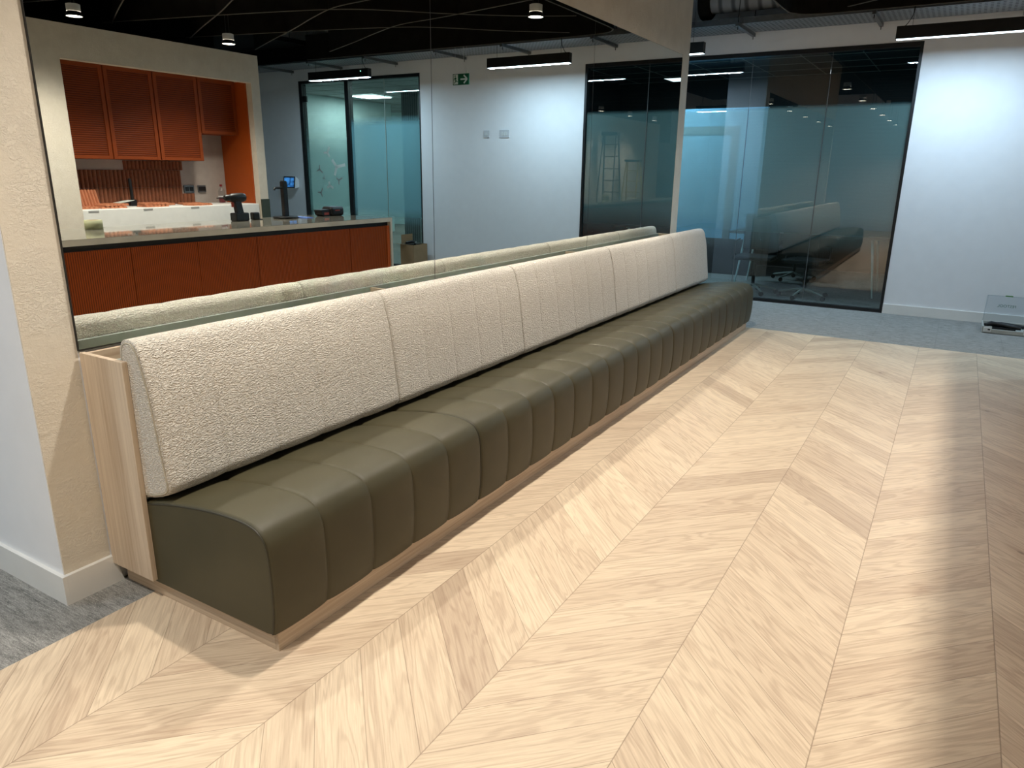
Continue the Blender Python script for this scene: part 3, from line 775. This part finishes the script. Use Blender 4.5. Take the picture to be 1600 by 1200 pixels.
tag(MB((4.8, 8.0, 0)).box(4.75, 4.80, 6.9, 9.6, 0, 1.998).build('office_partition', 'pale_panel'), 'pale partition wall inside the bright office', 'partition')
m = MB((3.2, 10.5, 0))
for x in (2.9, 3.5, 4.1): m.box(x, x + .03, 10.5, 10.53, 0, 1.75)
m.box(2.3, 4.6, 10.5, 10.53, 1.72, 1.75)
tag(m.build('office_screen_frame', 'black_metal'), 'black framed glass screen far inside the bright office', 'screen')
OL = [(1.6, 6.9), (4.1, 8.4), (2.6, 9.2), (5.4, 9.6)]
po = None
for i, (x, y) in enumerate(OL):
    area('office_beam', x, y, 1.985,   .42, .42, 22, (0.84, 0.97, 1.0))
    o = (x, y, 1.99)
    if po is None:
        po = empty('ceiling_light', o, 'x', 'ceiling light', 'square ceiling lights in the office')
        MB(o).box(x - .215, x + .215, y - .215, y + .215, 1.990, 1.996).build('diffuser', 'lamp_office', po)
        MB(o).box(x - .222, x - .215, y - .222, y + .222, 1.988, 1.996).box(x + .215, x + .222, y - .222, y + .222, 1.988, 1.996).box(x - .215, x + .215, y - .222, y - .215, 1.988, 1.996).box(x - .215, x + .215, y + .215, y + .222, 1.988, 1.996).build('frame', 'white_plastic', po)
        r = po
    else: r = copy_tree(po); r.location = Vector(o) * S
    r['label'] = 'square bright ceiling light in the office, %s' % ('nearest the side pane', 'in front of the door leaf', 'far row behind the column', 'far row beyond the partition')[i]

# ------------------------------------------------------------------ exit sign, switches, tablet
ex = empty('exit_sign', (.578, 5.6, 1.762), 'green hanging exit sign with running figure and right arrow in the mirror', 'sign')
eo = (.578, 5.6, 1.762)
MB(eo).box(.494, .663, 5.594, 5.606, 1.717, 1.808).build('plate', 'sign_green', ex, bevel=.001)
MB(eo).box(.608, .655, 5.5925, 5.5938, 1.722, 1.803).build('door_symbol', 'sign_white', ex)
def esign(px, pz): return (.655 - px * .047, pz * .081 + 1.722)
m = MB(eo)
def limb(a, b, w_):
    pa = Vector(esign(*a)); pb_ = Vector(esign(*b)); d = (pb_ - pa); L = d.length; d.normalize(); n = Vector((-d.y, d.x))
    c = (pa + pb_) / 2
    m.obox((c.x, 5.5915, c.y), (d.x * L / 2, 0, d.y * L / 2), (0, .0005, 0), (n.x * w_, 0, n.y * w_))
limb((.42, .70), (.55, .38), .005); limb((.55, .38), (.80, .28), .0035); limb((.80, .28), (.95, .30), .003); limb((.55, .38), (.35, .2), .0035); limb((.35, .2), (.15, .10), .003)
limb((.42, .70), (.70, .58), .003); limb((.42, .68), (.18, .55), .003); limb((.18, .55), (.12, .42), .003)
m.cyl((esign(.40, .85)[0], 5.5920, esign(.40, .85)[1]), .006, -.001, 'y', 14)
m.build('running_figure', 'sign_green', ex)
m = MB(eo)
def bar(x0, z0, x1, z1, w_):
    a = Vector((x0, z0)); b = Vector((x1, z1)); d = b - a; L = d.length; d.normalize(); n = Vector((-d.y, d.x)); c = (a + b) / 2
    m.obox((c.x, 5.5928, c.y), (d.x * L / 2, 0, d.y * L / 2), (0, .0007, 0), (n.x * w_, 0, n.y * w_))
bar(.580, .0 + 1.7625, .515, 1.7625, .006); bar(.510, 1.7625, .545, 1.795, .006); bar(.510, 1.7625, .545, 1.730, .006)
m.build('arrow', 'sign_white', ex)
MB(eo).tube([(.52, 5.6, 1.808), (.52, 5.6, CZ)], .001, 5).build('hanging_wire', 'white_plastic', ex)
MB(eo).tube([(.64, 5.6, 1.808), (.64, 5.6, CZ)], .001, 5).build('hanging_wire', 'white_plastic', ex)
MB(eo).tube([(.53, 5.6, 1.83), (.55, 5.6, 1.88), (.552, 5.6, 1.97), (.55, 5.6, CZ)], .0016, 5).build('hanging_wire', 'white_plastic', ex)
MB(eo).box(.513, .527, 5.596, 5.604, 1.808, 1.832).build('wire_clip', 'sign_white', ex)
def plate(x0, x1, z0, z1, name, label, parts):
    o = ((x0 + x1) / 2, WY, (z0 + z1) / 2)
    r = empty(name, o, label, 'switch')
    MB(o).box(x0, x1, WY - .008, WY - .0001, z0, z1).build('plate', 'switch_shaded', r, bevel=.001)
    for a, b in parts: MB(o).box(a, b, WY - .011, WY - .008, z0 + .018, z1 - .018).build('rocker', 'soft_white', r, bevel=.0008)
plate(.597, .660, 1.300, 1.366, 'wall_switch', 'small square white switch plate, left one of the mirrored pair', [(.617, .640)])
plate(.378, .482, 1.298, 1.368, 'wall_switch', 'wide white switch plate, right one of the mirrored pair', [(.398, .418), (.423, .437), (.442, .462)])
tbx = empty('wall_tablet', (3.285, WY, .84), 'small tablet with blue lit screen on a white wall bracket left of the glazed door', 'tablet')
to = (3.285, WY, .84)
MB(to).prism([(WY - .0001, .79), (WY - .0001, .88), (WY - .045, .912), (WY - .06, .780)], 'x', 3.188, 3.385).build('bracket', 'white_plastic', tbx, bevel=.004)
sl = MB(to)
sl.add([(3.195, WY - .0615, .783), (3.378, WY - .0615, .783), (3.378, WY - .0465, .909), (3.195, WY - .0465, .909)], [(0, 1, 2, 3)]).build('bezel', 'black_plastic', tbx)
MB(to).add([(3.210, WY - .0625, .795), (3.363, WY - .0625, .795), (3.363, WY - .0495, .897), (3.210, WY - .0495, .897)], [(0, 1, 2, 3)]).build('screen', 'tablet_screen', tbx)

# ------------------------------------------------------------------ island counter
H = 0.643; IX0, IX1, IY0, IY1 = 0.44, 1.12, 0.90, 4.45
isl = empty('island_counter', (.78, 2.7, 0), 'long kitchen island with polished grey stone top and fluted orange front', 'kitchen island')
io = (.78, 2.7, 0)
MB(io).box(IX0, IX1, IY0, IY1, H - .032, H).build('worktop', 'polished_stone', isl, bevel=.0008)
MB(io).box(IX0 - .0015, IX0 - .0002, IY0, IY1, H - .032, H - .0015).build('worktop_edge', 'matt_stone', isl)
MB(io).box(IX0 - .0012, IX1, IY1 - .022, IY1 + .0004, 0, H - .0325).build('end_slab', 'matt_stone', isl, bevel=.0008)
MB(io).box(IX0 + .03, IX1 - .02, IY0 + .02, IY1 - .023, .0, H - .0325).build('carcass', 'black_metal', isl)
pys = [4.395, 3.99, 3.57, 3.15, 2.72, 2.31, 1.90, 1.48, 1.06]
for a, b in zip(pys[1:], pys[:-1]):
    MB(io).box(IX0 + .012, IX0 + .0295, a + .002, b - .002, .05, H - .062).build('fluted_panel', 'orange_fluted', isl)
MB(io).box(IX0 + .010, IX0 + .0295, 4.397, IY1 - .023, .05, H - .062).build('filler_strip', 'orange_paint', isl)

# ------------------------------------------------------------------ wall cabinets, counter, tiles
def cabinet(y0, y1, z0, label):
    o = (1.9, (y0 + y1) / 2, z0)
    r = empty('wall_cabinet', o, label, 'cabinet', 'orange slatted wall cabinets')
    MB(o).box(1.792, 2.004, y0, y1, z0, PZ + .018).build('body', 'orange_dark', r)
    d = MB(o).box(1.780, 1.7915, y0 + .003, y0 + .030, z0 + .002, PZ + .015).box(1.780, 1.7915, y1 - .030, y1 - .003, z0 + .002, PZ + .015)
    d.box(1.780, 1.7915, y0 + .030, y1 - .030, z0 + .002, z0 + .024).box(1.780, 1.7915, y0 + .030, y1 - .030, PZ - .012, PZ + .015)
    dd = d.build('door_frame', 'orange_dark', r, bevel=.001)
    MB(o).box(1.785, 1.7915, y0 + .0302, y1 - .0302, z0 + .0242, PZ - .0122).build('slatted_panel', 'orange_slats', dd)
cabinet(2.705, 3.09, 1.045, 'tall orange wall cabinet at the left end of the row')
cabinet(3.092, 3.453, 1.045, 'tall orange wall cabinet, second from the left')
cabinet(3.455, 3.82, 1.045, 'tall orange wall cabinet beside the short one')
cabinet(3.822, 4.167, 1.25, 'short orange wall cabinet against the orange side panel')
kc = empty('kitchen_counter', (1.8, 3.4, 0), 'back kitchen counter with its worktop wrapped in white protective foam', 'counter')
ko = (1.8, 3.4, 0)
MB(ko).box(1.606, 2.004, 2.705, 4.167, .585, .718).build('foam_wrap', 'foam_white', kc, bevel=.004)
MB(ko).box(1.63, 2.004, 2.705, 4.167, .0, .585).build('base_unit', 'orange_dark', kc)
for i, y in enumerate((2.80, 3.19, 3.57)):
    MB(ko).box(1.6045, 1.6058, y - .04, y + .03, .700, .7125).build('printed_label', 'label_paper', kc)
m = MB((2, 3.2, .72))
TP = .031
def ribtile(m, y0, y1, z0, z1, x=2.004):
    n = max(1, int(round((y1 - y0) / TP))); p = (y1 - y0) / n
    for k in range(n):
        a = y0 + k * p
        poly = [(x, a), (x - .006, a + p * .08), (x - .014, a + p * .30), (x - .016, a + p * .5), (x - .014, a + p * .70), (x - .006, a + p * .92), (x, a + p)]
        m.prism(poly, 'z', z0, z1)
for zr0, zr1, yy0, yy1 in ((.719, .845, 2.705, 3.752), (.847, .973, 2.705, 3.752), (.975, 1.040, 3.285, 3.775)):
    y = yy0
    while y < yy1 - .02:
        e = min(y + .186, yy1); ribtile(m, y + .001, e - .001, zr0, zr1); y += .186
ribtile(m, 3.754, 3.86, .719, .795)
tag(m.build('tile_splashback', 'terracotta'), 'unfinished splashback of ribbed terracotta tiles under the orange cabinets', 'splashback')
def socket(y0, y1, z0, z1, label):
    o = (2.0, (y0 + y1) / 2, (z0 + z1) / 2)
    r = empty('double_socket', o, label, 'socket', 'grey metal sockets')
    MB(o).box(1.992, 2.0035, y0, y1, z0, z1).build('plate', 'galvanised', r, bevel=.001)
    for k in (.28, .72):
        yc = y0 + (y1 - y0) * k
        MB(o).box(1.990, 1.992, yc - .016, yc + .016, z0 + .012, z1 - .012).build('outlet', 'black_plastic', r)
socket(3.765, 3.855, .802, .858, 'grey double socket nearer the terracotta tiles')
socket(3.893, 3.965, .802, .858, 'grey double socket nearer the drink bottle')
# loose tiles
def tile(cx, cy, cz, rz, tilt, label, w_=.18, l_=.12):
    o = (0, 0, 0); m = MB(o); n = 6; p = w_ / n
    for k in range(n):
        a = -w_ / 2 + k * p
        poly = [(a, 0), (a + p * .08, .006), (a + p * .3, .013), (a + p * .5, .015), (a + p * .7, .013), (a + p * .92, .006), (a + p, 0)]
        m.prism(poly, 'x', -l_ / 2, l_ / 2)
    ob = m.build('ribbed_tile', 'terracotta_lit'); ob.location = Vector((cx, cy, cz)) * S; ob.rotation_euler = (0, tilt, rz)
    return tag(ob, label, 'tile', 'loose ribbed terracotta tiles')
CT = .7185
tile(1.83, 2.90, .778, .0, -1.25, 'ribbed terracotta tile leaning upright at the left end of the counter', .13, .125)
tile(1.76, 2.80, CT, .1, 0, 'ribbed terracotta tile lying flat below the leaning tile')
tile(1.74, 2.99, CT, .05, 0, 'ribbed terracotta tile, bottom of the pile left of the black tap')
tile(1.75, 3.01, CT + .0155, -.12, 0, 'ribbed terracotta tile, top of the pile left of the black tap')
tile(1.72, 3.30, CT, .0, 0, 'ribbed terracotta tile, bottom of the pile right of the black tap')
tile(1.73, 3.31, CT + .0155, .15, 0, 'ribbed terracotta tile, top of the pile right of the black tap')
tile(1.70, 3.66, CT, -.1, 0, 'ribbed terracotta tile lying flat in front of the sockets')
tile(1.85, 3.70, CT, .2, 0, 'ribbed terracotta tile lying flat behind the one in front of the sockets', .16, .10)
tile(1.88, 3.50, CT, -.3, 0, 'ribbed terracotta tile lying flat near the back under the splashback', .12, .10)
pp = MB((1.7, 3.1, .75)).obox((1.79, 3.125, .757), (.04, .0, .0), (.0, .055, .008), (0, -.0001, .0012)).build('paper_sheet', 'sign_white'); tag(pp, 'white folded paper on the pile of terracotta tiles', 'paper')
tp = empty('black_tap', (1.9, 3.26, CT), 'tall slim black tap behind the terracotta tiles', 'tap')
MB((1.9, 3.26, CT)).box(1.885, 1.915, 3.235, 3.285, CT + .0002, CT + .045).build('base_block', 'black_metal', tp, bevel=.003)
MB((1.9, 3.26, CT)).tube([(1.9, 3.26, CT + .045), (1.9, 3.258, .90), (1.9, 3.255, .914)], [.011, .0115, .009], 12).build('spout', 'black_metal', tp)
MB((1.9, 3.26, CT)).box(1.89, 1.91, 3.17, 3.2349, CT + .022, CT + .040).build('lever', 'black_metal', tp, bevel=.003)
# bottle
bo = (1.90, 4.04, CT)
bt = empty('drink_bottle', bo, 'clear plastic drink bottle with red cap and red drink left in the bottom', 'bottle')
MB(bo).lathe(bo, [(.024, .001), (.027, .006), (.027, .050), (.025, .060), (.027, .075), (.026, .090), (.018, .110), (.009, .122), (.009, .130)], 20).build('body', 'clear_plastic', bt)
MB(bo).lathe(bo, [(.022, .003), (.0255, .007), (.0255, .046)], 20).build('drink', 'cola_red', bt)
MB(bo).lathe(bo, [(.0255 + .0018, .047), (.0255 + .0018, .056)], 20, caps=False).build('sleeve', 'white_plastic', bt)
MB(bo).cyl((bo[0], bo[1], CT + .130), .011, .016, 'z', 16).build('cap', 'cola_red', bt)

# ------------------------------------------------------------------ things on the island
# cordless drill, lying in the Y-Z plane, bit towards smaller Y
do = (.95, 3.44, H)
dr = empty('cordless_drill', do, 'black cordless drill standing on its battery on the stone island', 'drill')
y0 = 3.44
MB(do).box(.915, .985, y0 - .058, y0 + .052, H + .0004, H + .056).build('battery', 'black_plastic', dr, bevel=.008, segs=3)
MB(do).prism([(y0 - .028, H + .050), (y0 + .022, H + .050), (y0 + .006, H + .135), (y0 - .042, H + .135)], 'x', .933, .967).build('grip', 'black_plastic', dr, bevel=.008, segs=3)
MB(do).lathe((.95, y0 - .075, H + .158), [(.020, 0), (.027, .012), (.030, .05), (.031, .10), (.026, .122), (.012, .128)], 20, 'y').build('motor_housing', 'black_metal', dr)
MB(do).lathe((.95, y0 - .116, H + .158), [(.014, 0), (.020, .008), (.021, .040)], 16, 'y').build('chuck', 'black_plastic', dr)
MB(do).cyl((.95, y0 - .175, H + .158), .004, .060, 'y', 8).build('drill_bit', 'black_metal', dr)
MB(do).box(.943, .957, y0 - .062, y0 - .046, H + .095, H + .128).build('trigger', 'tool_red', dr, bevel=.003)
# tape measure
mo = (.97, 3.59, H)
tm = empty('tape_measure', mo, 'small black tape measure right of the drill on the island', 'tape measure')
MB(mo).box(.95, .99, 3.555, 3.612, H + .0003, H + .052).build('case', 'black_plastic', tm, bevel=.008, segs=3)
MB(mo).box(.962, .978, 3.612, 3.640, H + .0003, H + .006).build('tape_tip', 'black_metal', tm)
# tap tower
so = (.95, 3.845, H)
st = empty('tap_tower', so, 'black square tap tower with side spout on an oval drip tray', 'drinks tap')
MB(so).lathe(so, [(.088, .0004), (.090, .006), (.090, .012), (.086, .014)], 36).build('drip_tray', 'black_metal', st)
MB(so).box(.933, .967, 3.828, 3.868, H + .014, H + .262).build('post', 'black_metal', st, bevel=.003)
MB(so).box(.936, .964, 3.832, 3.866, H + .262, H + .268).build('post_cap', 'black_plastic', st, bevel=.002)
MB(so).tube([(.95, 3.828, H + .218), (.95, 3.775, H + .218), (.95, 3.762, H + .214), (.95, 3.757, H + .203)], .008, 10).build('spout', 'black_metal', st)
tag(MB((.9, 3.95, H)).box(.82, .96, 3.935, 3.995, H + .0003, H + .006).build('notepad', 'blue_paper'), 'small blue notepad beside the drip tray', 'notepad')
# impact driver kit
ko_ = (.92, 4.26, H)
kb = empty('tool_pouch', ko_, 'black tool pouch with red trim at the far end of the island', 'tool bag')
MB(ko_).box(.86, .98, 4.235, 4.375, H + .0004, H + .072).build('pouch_body', 'black_plastic', kb, bevel=.022, segs=4)
MB(ko_).prism([(4.140, H + .050), (4.150, H + .015), (4.175, H + .0004), (4.234, H + .0004), (4.234, H + .052)], 'x', .88, .96).build('front_pocket', 'black_plastic', kb, bevel=.006, segs=3)
MB(ko_).box(.8585, .8600, 4.27, 4.32, H + .040, H + .048).build('red_trim', 'tool_red', kb)
MB(ko_).box(.8785, .8800, 4.17, 4.22, H + .012, H + .030).build('red_trim', 'tool_red', kb)
# roll
ro = (1.0, 2.44, H)
rr = empty('tape_roll', ro, 'pale yellow-green roll of tape at the left end of the island', 'tape roll')
MB(ro).lathe(ro, [(.030, .001), (.048, .0005), (.048, .052), (.030, .052), (.030, .001)], 28, caps=False).build('tape', 'yellow_green', rr)
MB(ro).lathe(ro, [(.0295, .0008), (.0295, .0522), (.026, .0522), (.026, .0008), (.0295, .0008)], 28, caps=False).build('core', 'cardboard', rr)

# ------------------------------------------------------------------ carton by the door
co = (1.4, 5.85, 0)
cb = empty('cardboard_box', co, 'open brown cardboard box on the carpet in front of the glazed door', 'box')
X0, X1, Y0c, Y1c, HZ = 1.335, 1.51, 5.83, 6.05, .268
m = MB(co).box(X0, X1, Y0c, Y0c + .004, 0, HZ).box(X0, X1, Y1c - .004, Y1c, 0, HZ).box(X0, X0 + .004, Y0c + .004, Y1c - .004, 0, HZ).box(X1 - .004, X1, Y0c + .004, Y1c - .004, 0, HZ).box(X0 + .004, X1 - .004, Y0c + .004, Y1c - .004, .0, .004)
m.build('carton', 'cardboard', cb)

MB(co).obox(((X0 + X1) / 2 + .05, Y0c - .03, HZ + .006), (.045, 0, 0), (0, .03, -.004), (0, 0, .0015)).build('front_flap', 'cardboard', cb)
MB(co).obox((X1 + .001, (Y0c + Y1c) / 2, HZ + .048), (.0015, 0, 0), (0, .09, 0), (0, 0, .046)).build('side_flap', 'cardboard', cb)
pmk = MB(co)
for k_ in range(5):
    xa = (X0 + X1) / 2 - .035 + k_ * .018
    pmk.box(xa, xa + .012, Y0c - .0008, Y0c - .0002, .045 + .003 * (k_ % 2), .062)
pmk.build('printed_mark', 'ink', cb)
it = MB((1.42, 5.93, .27)); it.tube([(1.36, 5.88, .272), (1.40, 5.95, .284), (1.47, 5.97, .288), (1.49, 5.90, .280)], .012, 8).box(1.37, 1.48, 5.86, 6.0, .225, .272)
tag(it.build('packed_tool', 'black_plastic'), 'black tool lying in the top of the open cardboard box', 'tool')

# ------------------------------------------------------------------ systainer-like toolbox with open clear lid
bx = (.39, 5.80, 0)
tb2 = empty('tool_case', bx, 'grey tool case with raised clear lid and green clip against the far wall', 'tool case')
cx0, cx1, cy0, cy1 = .252, .535, 5.685, 5.915
m = MB(bx).box(cx0, cx1, cy0, cy0 + .010, .003, .030).box(cx0, cx1, cy1 - .006, cy1, .003, .046).box(cx0, cx0 + .008, cy0 + .01, cy1 - .006, .003, .046).box(cx1 - .008, cx1, cy0 + .01, cy1 - .006, .003, .046).box(cx0 + .008, cx1 - .008, cy0 + .01, cy1 - .006, .003, .010)
m.box(cx0, cx0 + .055, cy0, cy0 + .010, .030, .046).box(cx1 - .055, cx1, cy0, cy0 + .010, .030, .046)
m.build('tray', 'tool_grey', tb2, bevel=.002)
for a in (cx0 + .008, cx1 - .052):
    MB(bx).box(a, a + .044, cy0 - .0045, cy0 - .0002, .010, .040).build('latch', 'soft_white', tb2, bevel=.0015)
    MB(bx).box(a + .024, a + .038, cy0 - .0058, cy0 - .0046, .022, .030).build('latch_slot', 'black_plastic', tb2)
lid = MB(bx)
LX, LZt = cy1 + .012, .215
def lp(x, z): return (x, cy1 + .004 + (z - .046) * .32, z)
def lidbar(xa, za, xb, zb, w_):
    lid.tube([lp(xa, za), lp(xb, zb)], w_, 6)
MB(bx).add([lp(cx0 + .004, .048), lp(cx1 - .004, .048), lp(cx1 - .004, LZt), lp(cx0 + .004, LZt)], [(0, 1, 2, 3)]).add([tuple(a + b for a, b in zip(lp(x, z), (0, .004, 0))) for x, z in ((cx0 + .004, .048), (cx1 - .004, .048), (cx1 - .004, LZt), (cx0 + .004, LZt))], [(0, 1, 2, 3)]).build('clear_lid', 'clear_plastic', tb2)
lidbar(cx0 + .004, .048, cx0 + .012, LZt, .0028); lidbar(cx0 + .012, LZt, cx1 - .012, LZt, .0028); lidbar(cx1 - .012, LZt, cx1 - .004, .048, .0028)
lid.build('lid_rim', 'clear_plastic', tb2)
p = lp(.385, LZt); MB(bx).box(p[0] - .022, p[0] + .022, p[1] - .006, p[1] + .004, LZt - .002, LZt + .006).build('green_clip', 'clip_green', tb2, bevel=.001)
p = lp(.380, .150)
fl = text('FESTOOL', 'lid_word', .026, (p[0], p[1] - .0015, p[2]), (math.pi / 2 - .31, 0, 0), 'tool_text', tb2, .0002, origin=bx)
fl.scale = (-1, 1, 1)
to_ = MB((.36, 5.76, .03)); random.seed(3)
to_.tube([(.268, 5.74, .046), (.30, 5.76, .056), (.36, 5.77, .050), (.42, 5.75, .044), (.47, 5.74, .040)], [.012, .016, .013, .016, .010], 10).tube([(.29, 5.80, .046), (.36, 5.80, .052), (.43, 5.80, .046), (.49, 5.79, .042)], .013, 8).box(.30, .44, 5.72, 5.84, .0102, .036)
tag(to_.build('power_tool', 'black_plastic'), 'black power tool packed in the grey tool case', 'tool')

# ------------------------------------------------------------------ step ladders in the kitchen walkway, seen only through two reflections
def ladder(x, y, h, mat_, label):
    o = (x, y, 0)
    r = empty('step_ladder', o, label, 'ladder', 'step ladders behind the island')
    def fr(t, s_): return (x + s_ * (.17 - .06 * t), y - .20 + .17 * t, h * t)
    def rr_(t, s_): return (x + s_ * (.15 - .05 * t), y + .20 - .17 * t, h * t)
    for s_ in (-1, 1):
        MB(o).tube([fr(0.005, s_), fr(.97, s_)], .013, 8).build('front_rail', mat_, r)
        MB(o).tube([rr_(0.005, s_), rr_(.97, s_)], .010, 8).build('rear_rail', mat_, r)
    n = int(h / .19)
    for k in range(1, n + 1):
        t = k / (n + 1); a = fr(t, -1); b = fr(t, 1)
        MB(o).box(a[0], b[0], a[1] - .025, a[1] + .03, a[2] - .006, a[2] + .006).build('step', mat_, r)
    MB(o).box(x - .13, x + .13, y - .06, y + .06, h * .97, h).build('top_cap', 'black_plastic', r, bevel=.003)
ladder(1.36, 1.55, 1.58, 'galvanised', 'tall aluminium step ladder, faint in the doubly reflected dark window')
ladder(1.36, .60, 1.20, 'ladder_yellow', 'lower yellow step ladder, faint in the doubly reflected dark window')
